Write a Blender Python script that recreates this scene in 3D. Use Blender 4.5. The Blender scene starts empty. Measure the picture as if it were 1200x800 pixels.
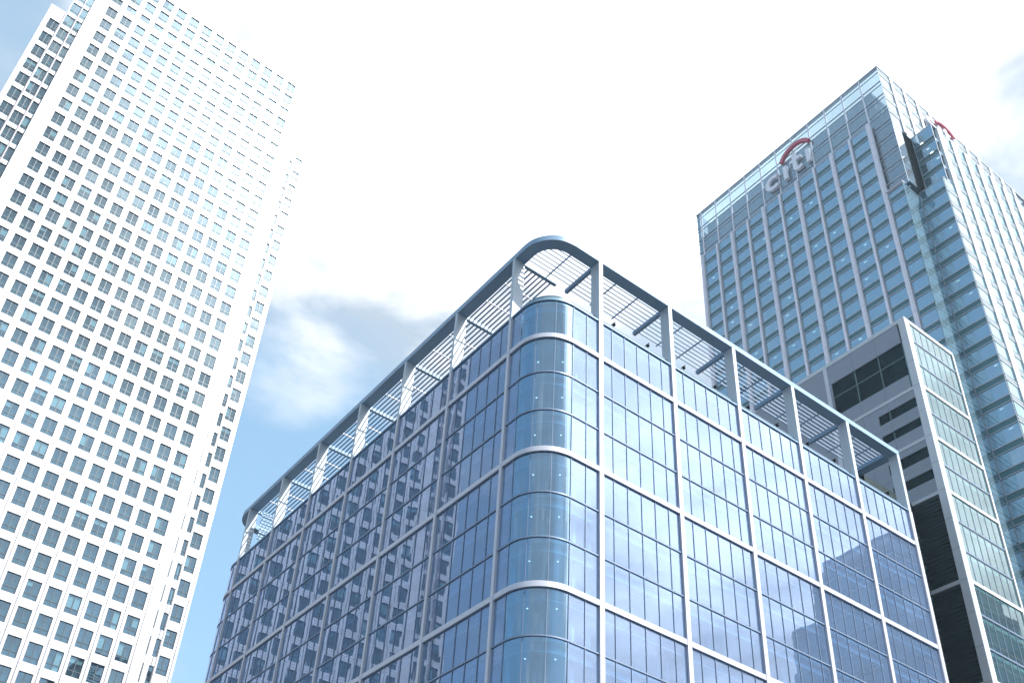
import bpy, math, random
from mathutils import Vector, Matrix
random.seed(7)
S = bpy.context.scene
COL = S.collection
rad = math.radians

# ------------------------------------------------------------------ camera
CAM = Vector((-37.876, -49.011, 1.6))
F_PX, PPX, PPY = 1209.438, 564.88, 552.465          # in the 1200 x 800 frame of the photograph
yaw, pit, rol = rad(56.148), rad(36.099), rad(4.591)
cF = Vector((math.cos(pit) * math.cos(yaw), math.cos(pit) * math.sin(yaw), math.sin(pit)))
r0 = Vector((math.sin(yaw), -math.cos(yaw), 0)); u0 = r0.cross(cF)
cR = r0 * math.cos(rol) + u0 * math.sin(rol)
cU = -r0 * math.sin(rol) + u0 * math.cos(rol)
cam = bpy.data.cameras.new('camera'); camo = bpy.data.objects.new('camera', cam); COL.objects.link(camo)
camo.matrix_world = Matrix(((cR.x, cU.x, -cF.x, CAM.x), (cR.y, cU.y, -cF.y, CAM.y), (cR.z, cU.z, -cF.z, CAM.z), (0, 0, 0, 1)))
cam.sensor_fit = 'HORIZONTAL'; cam.sensor_width = 36.0; cam.lens = F_PX / 1200 * 36
cam.shift_x = (600 - PPX) / 1200; cam.shift_y = (PPY - 400) / 1200
cam.clip_start = 0.1; cam.clip_end = 6000
S.camera = camo

def ray(px, py):
    return (cF + cR * ((px - PPX) / F_PX) - cU * ((py - PPY) / F_PX)).normalized()

def proj(P):
    d = Vector(P) - CAM; z = d.dot(cF)
    return (PPX + F_PX * d.dot(cR) / z, PPY - F_PX * d.dot(cU) / z, z)

# ------------------------------------------------------------------ world, sun, exposure
SUN_AZ, SUN_EL = -68.0, 50.0                         # azimuth from +x towards +y, elevation
SKY_STRENGTH, SUN_STRENGTH, EXPOSURE = 0.10, 3.6, 1.08
sd = Vector((math.cos(rad(SUN_EL)) * math.cos(rad(SUN_AZ)), math.cos(rad(SUN_EL)) * math.sin(rad(SUN_AZ)), math.sin(rad(SUN_EL))))
W = bpy.data.worlds.new('World'); S.world = W; W.use_nodes = True
nt = W.node_tree; nt.nodes.clear()

def N(tree, typ, **kw):
    n = tree.nodes.new(typ)
    for k, v in kw.items():
        if k.startswith('i_'):
            n.inputs[int(k[2:]) if k[2:].isdigit() else k[2:].replace('_', ' ')].default_value = v
        else: setattr(n, k, v)
    return n

def build_world():
    L = nt.links.new
    out = N(nt, 'ShaderNodeOutputWorld'); bg = N(nt, 'ShaderNodeBackground', i_1=SKY_STRENGTH); L(bg.outputs[0], out.inputs[0])
    sky = N(nt, 'ShaderNodeTexSky'); sky.sky_type = 'NISHITA'; sky.sun_disc = False
    sky.sun_elevation = rad(SUN_EL); sky.sun_rotation = rad(90 - SUN_AZ)
    tc = N(nt, 'ShaderNodeTexCoord')
    nrm = N(nt, 'ShaderNodeVectorMath', operation='NORMALIZE'); L(tc.outputs['Generated'], nrm.inputs[0]); D = nrm.outputs[0]

    def blob(v, inner, outer):           # 1 near direction v, falling to 0 at 'outer' degrees
        d = N(nt, 'ShaderNodeVectorMath', operation='DOT_PRODUCT'); L(D, d.inputs[0]); d.inputs[1].default_value = v
        m = N(nt, 'ShaderNodeMapRange', interpolation_type='SMOOTHSTEP'); L(d.outputs['Value'], m.inputs[0])
        m.inputs[1].default_value = math.cos(rad(outer)); m.inputs[2].default_value = math.cos(rad(inner))
        return m.outputs[0]

    def math_(op, a, b=None, clamp=False):
        m = N(nt, 'ShaderNodeMath', operation=op, use_clamp=clamp)
        for k, x in enumerate((a, b)):
            if x is None: continue
            if isinstance(x, (int, float)): m.inputs[k].default_value = x
            else: L(x, m.inputs[k])
        return m.outputs[0]

    def fbm(scale, detail, rough, off):
        # clouds lie on a flat layer: project the direction on a plane overhead
        sx = N(nt, 'ShaderNodeSeparateXYZ'); L(D, sx.inputs[0])
        z = math_('MAXIMUM', sx.outputs[2], 0.06)
        cx = N(nt, 'ShaderNodeCombineXYZ'); L(math_('DIVIDE', sx.outputs[0], z), cx.inputs[0]); L(math_('DIVIDE', sx.outputs[1], z), cx.inputs[1]); cx.inputs[2].default_value = off
        n = N(nt, 'ShaderNodeTexNoise'); L(cx.outputs[0], n.inputs['Vector'])
        n.inputs['Scale'].default_value = scale; n.inputs['Detail'].default_value = detail; n.inputs['Roughness'].default_value = rough; n.inputs['Distortion'].default_value = 0.25
        return n.outputs[0]

    n1 = fbm(1.7, 8, 0.52, 3.1); n2 = fbm(4.5, 7, 0.55, 8.7)
    base = math_('ADD', math_('MULTIPLY', math_('SUBTRACT', n1, 0.5), 1.7), math_('MULTIPLY', math_('SUBTRACT', n2, 0.5), 1.25))
    dens = math_('ADD', base, 0.62)
    for v, i, o, a in CLOUD_BLOBS:
        dens = math_('ADD', dens, math_('MULTIPLY', blob(v, i, o), a))
    dens = math_('MULTIPLY', math_('MINIMUM', math_('MAXIMUM', dens, 0.0), 1.0), 1.0)
    # brightness of the cloud layer: plain base plus hand-placed glows, some unseen and added for reflections
    bright = math_('ADD', math_('MULTIPLY', base, 1.3), CLOUD_BASE)
    for v, i, o, a in GLOW_BLOBS:
        bright = math_('ADD', bright, math_('MULTIPLY', blob(v, i, o), a))
    bright = math_('MULTIPLY', bright, math_('ADD', math_('MULTIPLY', n2, 1.9), 0.08))
    bright = math_('MAXIMUM', bright, 3.9)
    tw_ = N(nt, 'ShaderNodeMapRange'); L(bright, tw_.inputs[0]); tw_.inputs[1].default_value = 3.9; tw_.inputs[2].default_value = 6.5
    tint = N(nt, 'ShaderNodeMix', data_type='VECTOR'); L(tw_.outputs[0], tint.inputs[0]); tint.inputs[4].default_value = (0.77, 0.88, 1.0); tint.inputs[5].default_value = (0.96, 0.965, 1.0)
    ccol = N(nt, 'ShaderNodeVectorMath', operation='SCALE'); L(tint.outputs[1], ccol.inputs[0]); L(bright, ccol.inputs[3])
    # clear sky seen through thin high veil
    skyc = N(nt, 'ShaderNodeVectorMath', operation='MULTIPLY_ADD'); L(sky.outputs[0], skyc.inputs[0])
    skyc.inputs[1].default_value = SKY_GAIN; skyc.inputs[2].default_value = SKY_VEIL
    mix = N(nt, 'ShaderNodeMix', data_type='VECTOR'); L(dens, mix.inputs[0]); L(skyc.outputs[0], mix.inputs[4]); L(ccol.outputs[0], mix.inputs[5])
    L(mix.outputs[1], bg.inputs[0])

flipy = lambda v: Vector((v.x, -v.y, v.z))
CLOUD_BLOBS = [(ray(270, 20), 2, 10, 0.5), (ray(255, 590), 3, 14, -0.9), (ray(20, 40), 2, 10, -0.35), (ray(1195, 240), 1, 8, -0.25), (ray(1150, 60), 3, 14, 0.3), (ray(800, 345), 0, 5, -0.4), (ray(410, 330), 1, 10, -0.22),
               (ray(520, 100), 6, 20, 0.8), (ray(820, 110), 6, 18, 0.6), (ray(330, 445), 0.5, 5, 0.5),
               (flipy(ray(400, 120)), 8, 22, 0.8), (flipy(ray(820, 440)), 10, 30, 0.8), (flipy(ray(60, 700)), 4, 22, -0.15), (flipy(ray(640, 800)), 3, 13, -0.4),
               (Vector((-0.45, -0.6, 0.6)).normalized(), 6, 30, 0.9), (Vector((-0.8, 0.35, 0.5))  .normalized(), 12, 48, -0.45)]  # first: unseen cloud added to lighten the panes mirrored in the block
GLOW_BLOBS = [(ray(420, 330), 3, 12, 0.9), (ray(270, 20), 2, 10, 2.2), (ray(650, 110), 2, 17, 5.0), (ray(850, 120), 2, 15, 3.0), (ray(1130, 30), 2, 14, 1.4), (ray(330, 445), 0.5, 5, 1.2), (sd, 3, 15, 10.0), (flipy(ray(860, 450)), 10, 28, 5.0), (flipy(ray(700, 410)), 4, 20, 8.0),
              (flipy(ray(1150, 450)), 4, 18, 3.0), (flipy(ray(430, 150)), 3, 12, 11.0)]  # last patch: unseen glow added so the skyscraper's top right panes whiten
CLOUD_BASE = 3.6
SKY_GAIN = (0.75, 0.82, 0.80); SKY_VEIL = (1.05, 1.7, 2.2)
build_world()
sun = bpy.data.lights.new('sun', 'SUN'); sun.energy = SUN_STRENGTH; sun.angle = rad(0.5); sun.color = (1.0, 0.98, 0.955)
suno = bpy.data.objects.new('sun', sun); COL.objects.link(suno); suno.rotation_euler = sd.to_track_quat('Z', 'Y').to_euler(); suno.location = sd * 400
vs = S.view_settings; vs.view_transform = 'Standard'; vs.look = 'None'; vs.exposure = EXPOSURE; vs.gamma = 1.0; vs.use_curve_mapping = False
S.display_settings.display_device = 'sRGB'
cy = S.cycles
cy.max_bounces = 8; cy.diffuse_bounces = 3; cy.glossy_bounces = 4; cy.transparent_max_bounces = 12; cy.transmission_bounces = 4
cy.use_denoising = True; cy.sample_clamp_indirect = 6; cy.caustics_reflective = False; cy.caustics_refractive = False

# ------------------------------------------------------------------ materials
def mat(name):
    m = bpy.data.materials.new(name); m.use_nodes = True; m.node_tree.nodes.clear(); return m, m.node_tree

def coords(t, kind='Object'):
    return N(t, 'ShaderNodeTexCoord').outputs[kind]

def noise(t, vec, scale, detail=4, rough=0.55):
    n = N(t, 'ShaderNodeTexNoise'); t.links.new(vec, n.inputs['Vector'])
    n.inputs['Scale'].default_value = scale; n.inputs['Detail'].default_value = detail; n.inputs['Roughness'].default_value = rough
    return n.outputs[0]

def stretch(t, vec, s):
    m = N(t, 'ShaderNodeVectorMath', operation='MULTIPLY'); t.links.new(vec, m.inputs[0]); m.inputs[1].default_value = s; return m.outputs[0]

def solid(name, col, rough=0.5, metal=0.0, var=0.12, scale=0.35, streak=0.0, joints=None, spec=0.5):
    """paint, stone or metal with mottling, rain streaks and (optionally) dark panel joints: joints = (axis, pitch, offset, width) list"""
    m, t = mat(name); L = t.links.new
    out = N(t, 'ShaderNodeOutputMaterial'); p = N(t, 'ShaderNodeBsdfPrincipled'); L(p.outputs[0], out.inputs[0])
    p.inputs['Roughness'].default_value = rough; p.inputs['Metallic'].default_value = metal; p.inputs['Specular IOR Level'].default_value = spec
    v = coords(t)
    a = noise(t, v, scale); b = noise(t, stretch(t, v, (2.2, 2.2, 0.12)), 1.0, 5)
    f = N(t, 'ShaderNodeMath', operation='MULTIPLY_ADD'); L(a, f.inputs[0]); f.inputs[1].default_value = var * 2; f.inputs[2].default_value = 1 - var
    g = N(t, 'ShaderNodeMath', operation='MULTIPLY_ADD'); L(b, g.inputs[0]); g.inputs[1].default_value = -streak * 2; g.inputs[2].default_value = 1 + streak * 0.6
    h = N(t, 'ShaderNodeMath', operation='MULTIPLY'); L(f.outputs[0], h.inputs[0]); L(g.outputs[0], h.inputs[1])
    val = h.outputs[0]
    if joints:
        sx = N(t, 'ShaderNodeSeparateXYZ'); L(v, sx.inputs[0])
        for ax, pitch, off, w, dark in joints:
            q = N(t, 'ShaderNodeMath', operation='ADD'); L(sx.outputs[ax], q.inputs[0]); q.inputs[1].default_value = -off + 1000 * pitch
            q2 = N(t, 'ShaderNodeMath', operation='MODULO'); L(q.outputs[0], q2.inputs[0]); q2.inputs[1].default_value = pitch
            q3 = N(t, 'ShaderNodeMath', operation='LESS_THAN'); L(q2.outputs[0], q3.inputs[0]); q3.inputs[1].default_value = w
            q4 = N(t, 'ShaderNodeMath', operation='MULTIPLY_ADD'); L(q3.outputs[0], q4.inputs[0]); q4.inputs[1].default_value = -dark; q4.inputs[2].default_value = 1.0
            q5 = N(t, 'ShaderNodeMath', operation='MULTIPLY'); L(val, q5.inputs[0]); L(q4.outputs[0], q5.inputs[1]); val = q5.outputs[0]
    c = N(t, 'ShaderNodeVectorMath', operation='SCALE'); c.inputs[0].default_value = col[:3]; L(val, c.inputs[3])
    L(c.outputs[0], p.inputs['Base Color'])
    rr = N(t, 'ShaderNodeMath', operation='MULTIPLY_ADD', use_clamp=True); L(a, rr.inputs[0]); rr.inputs[1].default_value = 0.2; rr.inputs[2].default_value = rough - 0.1
    L(rr.outputs[0], p.inputs['Roughness'])
    return m

def glass(name, r0, trans, refl, wave=0.002, tilt=0.0015, cell=(1.47, 1.54, 4.0), off=(0, 0, 0), wscale=0.6, dirt_veil=0.05, haze=(0.5, 0.57, 0.66)):
    """coated curtain-wall glass: a mirror-like coat over a tinted see-through pane; each pane is set a little differently"""
    m, t = mat(name); L = t.links.new
    out = N(t, 'ShaderNodeOutputMaterial')
    v = coords(t)
    sub = N(t, 'ShaderNodeVectorMath', operation='SUBTRACT'); L(v, sub.inputs[0]); sub.inputs[1].default_value = off
    dv = N(t, 'ShaderNodeVectorMath', operation='DIVIDE'); L(sub.outputs[0], dv.inputs[0]); dv.inputs[1].default_value = cell
    fl = N(t, 'ShaderNodeVectorMath', operation='FLOOR'); L(dv.outputs[0], fl.inputs[0])
    wn = N(t, 'ShaderNodeTexWhiteNoise', noise_dimensions='3D'); L(fl.outputs[0], wn.inputs[0])
    r = N(t, 'ShaderNodeVectorMath', operation='SUBTRACT'); L(wn.outputs['Color'], r.inputs[0]); r.inputs[1].default_value = (0.5, 0.5, 0.5)
    r2 = N(t, 'ShaderNodeVectorMath', operation='SCALE'); L(r.outputs[0], r2.inputs[0]); r2.inputs[3].default_value = tilt * 2
    ns = N(t, 'ShaderNodeTexNoise'); L(v, ns.inputs['Vector']); ns.inputs['Scale'].default_value = wscale; ns.inputs['Detail'].default_value = 1.5
    w = N(t, 'ShaderNodeVectorMath', operation='SUBTRACT'); L(ns.outputs['Color'], w.inputs[0]); w.inputs[1].default_value = (0.5, 0.5, 0.5)
    w2 = N(t, 'ShaderNodeVectorMath', operation='SCALE'); L(w.outputs[0], w2.inputs[0]); w2.inputs[3].default_value = wave * 2
    geo = N(t, 'ShaderNodeNewGeometry')
    a1 = N(t, 'ShaderNodeVectorMath', operation='ADD'); L(geo.outputs['Normal'], a1.inputs[0]); L(r2.outputs[0], a1.inputs[1])
    a2 = N(t, 'ShaderNodeVectorMath', operation='ADD'); L(a1.outputs[0], a2.inputs[0]); L(w2.outputs[0], a2.inputs[1])
    nn = N(t, 'ShaderNodeVectorMath', operation='NORMALIZE'); L(a2.outputs[0], nn.inputs[0])
    gl = N(t, 'ShaderNodeBsdfGlossy'); gl.inputs['Color'].default_value = (*refl, 1); gl.inputs['Roughness'].default_value = 0.0; L(nn.outputs[0], gl.inputs['Normal'])
    tr = N(t, 'ShaderNodeBsdfTransparent'); tr.inputs[0].default_value = (*trans, 1)
    dt = N(t, 'ShaderNodeVectorMath', operation='DOT_PRODUCT'); L(geo.outputs['Incoming'], dt.inputs[0]); L(geo.outputs['Normal'], dt.inputs[1])
    ab = N(t, 'ShaderNodeMath', operation='ABSOLUTE'); L(dt.outputs['Value'], ab.inputs[0])
    om = N(t, 'ShaderNodeMath', operation='SUBTRACT'); om.inputs[0].default_value = 1.0; L(ab.outputs[0], om.inputs[1])
    pw = N(t, 'ShaderNodeMath', operation='POWER'); L(om.outputs[0], pw.inputs[0]); pw.inputs[1].default_value = 4.0
    fr = N(t, 'ShaderNodeMath', operation='MULTIPLY_ADD', use_clamp=True); L(pw.outputs[0], fr.inputs[0]); fr.inputs[1].default_value = 1 - r0; fr.inputs[2].default_value = r0
    mx = N(t, 'ShaderNodeMixShader'); L(fr.outputs[0], mx.inputs[0]); L(tr.outputs[0], mx.inputs[1]); L(gl.outputs[0], mx.inputs[2])
    df = N(t, 'ShaderNodeBsdfDiffuse'); df.inputs[0].default_value = (*haze, 1)
    dn = noise(t, v, 0.25, 5)
    dd = N(t, 'ShaderNodeMath', operation='MULTIPLY_ADD'); L(dn, dd.inputs[0]); dd.inputs[1].default_value = dirt_veil * 0.4; dd.inputs[2].default_value = dirt_veil * 0.3  # dirt plus a pale veil painted in to lift the glass tones
    m2 = N(t, 'ShaderNodeMixShader'); L(dd.outputs[0], m2.inputs[0]); L(mx.outputs[0], m2.inputs[1]); L(df.outputs[0], m2.inputs[2])
    L(m2.outputs[0], out.inputs[0])
    return m

def emit(name, col, s):
    m, t = mat(name); out = N(t, 'ShaderNodeOutputMaterial'); e = N(t, 'ShaderNodeEmission'); e.inputs[0].default_value = (*col, 1); e.inputs[1].default_value = s
    t.links.new(e.outputs[0], out.inputs[0]); return m

M = {
    'ground': solid('paving', (0.075, 0.08, 0.085), 0.8, var=0.3, scale=0.2, joints=[(0, 0.9, 0, 0.012, 0.5), (1, 0.6, 0, 0.012, 0.5)]),
    'road': solid('asphalt', (0.05, 0.05, 0.053), 0.85, var=0.25, scale=0.5),
    'kerb': solid('granite', (0.3, 0.3, 0.3), 0.7),
    'line': solid('road_paint', (0.75, 0.75, 0.72), 0.7, var=0.2, scale=3),
    'white': solid('white_aluminium', (0.60, 0.605, 0.68), 0.42, 0.15, var=0.05, streak=0.05),
    'steel': solid('blue_grey_paint', (0.23, 0.36, 0.50), 0.45, 0.1, var=0.06, streak=0.05),
    'slat': solid('louvre_slat_paint', (0.17, 0.25, 0.36), 0.5, 0.1, var=0.08),
    'post': solid('post_paint', (0.50, 0.56, 0.62), 0.45, 0.1, var=0.05, streak=0.05),
    'mullion': solid('dark_mullion', (0.20, 0.27, 0.38), 0.4, 0.2, var=0.1),
    'ceiling': solid('ceiling', (0.48, 0.60, 0.70), 0.9, var=0.1),
    'slab': solid('slab_edge', (0.26, 0.33, 0.40), 0.8),
    'core': solid('core_wall', (0.15, 0.25, 0.35), 0.8, var=0.3, scale=0.15),
    'bulkhead': solid('bulkhead', (0.28, 0.34, 0.42), 0.7),
    'glass': glass('office_glass', 0.32, (0.44, 0.68, 0.90), (0.60, 0.745, 1.0), dirt_veil=0.32, haze=(0.40, 0.56, 0.85)),
    'cornerglass': glass('curved_corner_glass', 0.36, (0.30, 0.58, 0.76), (0.56, 0.79, 1.0), dirt_veil=0.12, haze=(0.30, 0.52, 0.80), tilt=0.003),
    'teal': glass('parapet_edge_glass', 0.1, (0.62, 0.80, 0.82), (0.9, 1, 1), dirt_veil=0.5),
    'flat_black': solid('sheenless_black', (0.008, 0.010, 0.012), 0.95, spec=0.0),
    'frit': solid('parapet_fritted_glass', (0.22, 0.36, 0.40), 0.35, 0.0, var=0.06, scale=1.5, joints=[(0, 2.21, 6.22, 0.04, 0.4), (1, 2.3, 4.72, 0.04, 0.4)]),
    'pglass': glass('pale_glass', 0.20, (0.40, 0.62, 0.60), (0.68, 0.86, 0.88), dirt_veil=0.10, haze=(0.42, 0.54, 0.56)),
    'black': solid('black_fitting', (0.03, 0.035, 0.045), 0.5, 0.2),
    'roof': solid('roof_membrane', (0.07, 0.075, 0.08), 0.9),
    'clad': solid('tower_cladding', (0.57, 0.565, 0.59), 0.4, 0.2, var=0.06, streak=0.05, scale=0.2,
                  joints=[(0, 2.907, 35.3 - 1.52, 0.12, 0.8), (2, 4.28, 188.2 - 1.95, 0.08, 0.5), (2, 4.28, 188.2 + 1.85, 0.08, 0.5)]),
    'reveal': solid('window_reveal', (0.55, 0.57, 0.6), 0.5, 0.1),
    'frame': solid('window_frame', (0.05, 0.07, 0.085), 0.45, 0.2),
    'tglass': glass('tower_window_glass', 0.26, (0.42, 0.60, 0.64), (0.67, 0.89, 1.0), cell=(2.907, 50, 4.28), off=(35.3 - 1.45, -20, 188.2 - 2.1), tilt=0.012, wave=0.006, wscale=0.5),
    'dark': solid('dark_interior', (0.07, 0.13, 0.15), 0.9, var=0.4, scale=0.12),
    'blind': solid('white_blind', (0.75, 0.76, 0.76), 0.8, joints=[(2, 0.1, 0, 0.02, 0.2)]),
    'rail': solid('dark_rail', (0.22, 0.18, 0.22), 0.5),
    'cglass': glass('tall_tower_glass', 0.52, (0.30, 0.49, 0.62), (0.65, 0.86, 1.0), cell=(1.5, 1.5, 4.2), tilt=0.006, wave=0.003, dirt_veil=0.42, haze=(0.36, 0.58, 0.70)),
    'crown': glass('crown_glass', 0.30, (0.50, 0.68, 0.75), (0.85, 0.95, 1.0), cell=(4.5, 4.5, 4.2), dirt_veil=0.35),
    'fin': solid('pale_fin', (0.78, 0.75, 0.82), 0.5, 0.1, var=0.05, joints=[(2, 4.2, 123.8, 0.07, 0.35)]),
    'sill': solid('sill_strip', (0.48, 0.52, 0.58), 0.5, 0.1),
    'spandrel': solid('spandrel', (0.05, 0.16, 0.19), 0.35, 0.0),
    'cint': solid('tall_tower_interior', (0.09, 0.20, 0.27), 0.9, var=0.4, scale=0.2),
    'lamp': emit('ceiling_lamp', (1.0, 0.95, 0.85), 1.5),
    'pier': solid('white_pier', (0.80, 0.80, 0.82), 0.45, 0.05, var=0.05),
    'stone': solid('grey_panel', (0.26, 0.285, 0.34), 0.55, 0.05, var=0.08, streak=0.08, scale=0.5),
    'stone2': solid('pale_panel', (0.54, 0.56, 0.60), 0.5, 0.05, var=0.06, joints=[(2, 4.02, 102.3, 0.05, 0.6)]),
    'bglass': glass('black_glass', 0.05, (0.03, 0.06, 0.06), (0.22, 0.34, 0.36), tilt=0.002, dirt_veil=0.01),
    'louvre': solid('dark_green_louvre', (0.012, 0.028, 0.032), 0.6, 0.0, var=0.2, spec=0.2),
    'gframe': solid('grey_green_frame', (0.10, 0.16, 0.16), 0.5, 0.1),
    'plantw': solid('plant_screen_metal', (0.42, 0.41, 0.42), 0.6, 0.1, joints=[(1, 0.75, 0, 0.1, 0.4), (2, 2.1, 0, 0.12, 0.4)]),
    'sign': solid('sign_grey', (0.82, 0.81, 0.87), 0.5, 0.0, var=0.04),
    'red': solid('sign_red', (0.58, 0.11, 0.16), 0.45, var=0.06),
    'mglass': glass('far_tower_glass', 0.5, (0.3, 0.45, 0.5), (0.7, 0.85, 0.95), dirt_veil=0.7, haze=(0.4, 0.5, 0.56)),
}

# ------------------------------------------------------------------ mesh builder
class MB:
    def __init__(s): s.v = []; s.f = []; s.m = []; s.names = []
    def mi(s, n):
        if n not in s.names: s.names.append(n)
        return s.names.index(n)
    def quad(s, a, b, c, d, m):
        k = len(s.v); s.v += [tuple(a), tuple(b), tuple(c), tuple(d)]; s.f.append((k, k + 1, k + 2, k + 3)); s.m.append(s.mi(m))
    def box(s, x0, x1, y0, y1, z0, z1, m):
        if x0 > x1: x0, x1 = x1, x0
        if y0 > y1: y0, y1 = y1, y0
        if z0 > z1: z0, z1 = z1, z0
        k = len(s.v)
        s.v += [(x0, y0, z0), (x1, y0, z0), (x1, y1, z0), (x0, y1, z0), (x0, y0, z1), (x1, y0, z1), (x1, y1, z1), (x0, y1, z1)]
        for q in ((3, 2, 1, 0), (4, 5, 6, 7), (0, 1, 5, 4), (1, 2, 6, 5), (2, 3, 7, 6), (3, 0, 4, 7)):
            s.f.append(tuple(k + i for i in q)); s.m.append(s.mi(m))
        return s
    def prism(s, poly, to3, d0, d1, m):
        """outline poly (2-D, counter-clockwise) given real thickness; to3(u, v, d) -> xyz"""
        n = len(poly); k = len(s.v)
        s.v += [tuple(to3(u, v, d0)) for u, v in poly] + [tuple(to3(u, v, d1)) for u, v in poly]
        i = s.mi(m)
        s.f.append(tuple(range(k, k + n))); s.m.append(i); s.f.append(tuple(range(k + 2 * n - 1, k + n - 1, -1))); s.m.append(i)
        for a in range(n):
            b = (a + 1) % n; s.f.append((k + b, k + a, k + n + a, k + n + b)); s.m.append(i)
    def sweep(s, path, o0, o1, z0, z1, m):
        """rectangular section carried along a plan path of (x, y, nx, ny); o0, o1 offsets along the outward normal"""
        k = len(s.v); n = len(path); i = s.mi(m)
        for x, y, nx, ny in path:
            s.v += [(x + nx * o1, y + ny * o1, z0), (x + nx * o1, y + ny * o1, z1), (x + nx * o0, y + ny * o0, z1), (x + nx * o0, y + ny * o0, z0)]
        for a in range(n - 1):
            p, q = k + 4 * a, k + 4 * a + 4
            for e in range(4): s.f.append((p + e, q + e, q + (e + 1) % 4, p + (e + 1) % 4)); s.m.append(i)
        s.f.append((k, k + 1, k + 2, k + 3)); s.m.append(i); e = k + 4 * (n - 1); s.f.append((e + 3, e + 2, e + 1, e)); s.m.append(i)
    def strip(s, path, o, z0, z1, m):
        for a, b in zip(path, path[1:]):
            s.quad((a[0] + a[2] * o, a[1] + a[3] * o, z0), (b[0] + b[2] * o, b[1] + b[3] * o, z0), (b[0] + b[2] * o, b[1] + b[3] * o, z1), (a[0] + a[2] * o, a[1] + a[3] * o, z1), m)
    def mesh(s, name, origin=(0, 0, 0), smooth=False):
        me = bpy.data.meshes.new(name); ox, oy, oz = origin
        me.from_pydata([(x - ox, y - oy, z - oz) for x, y, z in s.v], [], s.f)
        for n in s.names: me.materials.append(M[n])
        me.polygons.foreach_set('material_index', s.m)
        me.update(); return me
    def build(s, name, parent=None, origin=(0, 0, 0)):
        o = bpy.data.objects.new(name, s.mesh(name, origin)); COL.objects.link(o)
        if parent is not None: o.parent = parent
        return o

def thing(name, label, cat, loc, rz=0.0, group=None):
    o = bpy.data.objects.new(name, None); COL.objects.link(o); o.location = loc; o.rotation_euler = (0, 0, rz); o.empty_display_size = 2
    o['label'] = label; o['category'] = cat
    if group: o['group'] = group
    return o

# ------------------------------------------------------------------ ground and road
g = MB(); g.quad((-2500, -2500, 0), (2500, -2500, 0), (2500, 2500, 0), (-2500, 2500, 0), 'ground'); o = g.build('ground'); o['kind'] = 'structure'
g = MB(); g.quad((-400, -36, 0.004), (600, -36, 0.004), (600, -22, 0.004), (-400, -22, 0.004), 'road')
for i in range(-40, 60): g.quad((i * 10, -29.1, 0.008), (i * 10 + 4, -29.1, 0.008), (i * 10 + 4, -28.95, 0.008), (i * 10, -28.95, 0.008), 'line')
o = g.build('road'); o['kind'] = 'structure'
g = MB()
for y in (-36.3, -22.0): g.box(-400, 600, y, y + 0.3, 0.0, 0.13, 'kerb')
o = g.build('kerb'); o['kind'] = 'structure'

# ================================================================== the curtain-walled block with the rounded corner
B0 = (25.0, 32.0, 0.0)
bld = thing('office_building', 'blue glass office block with rounded corner, white grid of columns and open roof canopy', 'building', B0)
XE, YE, RC = 50.62, 64.7, 3.2
CX = [6.22 + 8.84 * i for i in range(6)]            # columns along the right-hand front
CY = [4.72 + 9.21 * j for j in range(7)]            # columns along the left-hand front
BANDS = [62.26, 50.26, 38.28, 26.3, 14.3, 2.3]
ZTOP = 66.45
BH, CW, CWL = 0.23, 0.22, 0.16                      # half height of a band, half width of a column on each front

def arc(cx, cy, r, a0, a1, n):
    return [(cx + r * math.cos(rad(a0 + (a1 - a0) * k / n)), cy + r * math.sin(rad(a0 + (a1 - a0) * k / n)),
             math.cos(rad(a0 + (a1 - a0) * k / n)), math.sin(rad(a0 + (a1 - a0) * k / n))) for k in range(n + 1)]
corner = arc(RC, RC, RC, 270, 180, 24)
farc = arc(RC, YE - RC, RC, 180, 90, 16)
perim = [(XE, 0, 0, -1)] + corner + farc + [(XE, YE, 0, 1)]

def on(path): return path
def storeys(z0, z1):                                 # 4 m transom heights strictly between two bands
    n = max(1, round((z1 - z0) / 4.0)); return [z0 + (z1 - z0) * k / n for k in range(1, n)]

def glazing_bay(path, divs, z0, z1, gm='glass'):
    """one structural bay of glass; divs are plan points (x, y, nx, ny) of the mullions"""
    gb = MB(); [gb.strip([p, q], -0.06, z0, z1, gm if abs(p[2] - q[2]) > 1e-6 else 'glass') for p, q in zip(path, path[1:])]; go = gb.build('glazing_bay', bld, B0)
    mu = MB()
    for x, y, nx, ny in divs:
        tx, ty = -ny, nx; w = 0.026
        P = [(x - tx * w + nx * d, y - ty * w + ny * d) for d in (-0.12, 0.0)]; Q = [(x + tx * w + nx * d, y + ty * w + ny * d) for d in (-0.12, 0.0)]
        mu.prism([P[0], Q[0], Q[1], P[1]], lambda u, v, d: (u, v, d), z0, z1, 'mullion')
    for z in storeys(z0 - BH, z1 + BH): mu.sweep(path, -0.13, 0.03, z - 0.06, z + 0.06, 'mullion')
    mu.sweep(path, -0.11, 0.01, z0, z0 + 0.04, 'mullion'); mu.sweep(path, -0.11, 0.01, z1 - 0.04, z1, 'mullion')
    mu.build('mullions', go, (0, 0, 0)).location = (-B0[0], -B0[1], -B0[2])
    return go

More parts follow.
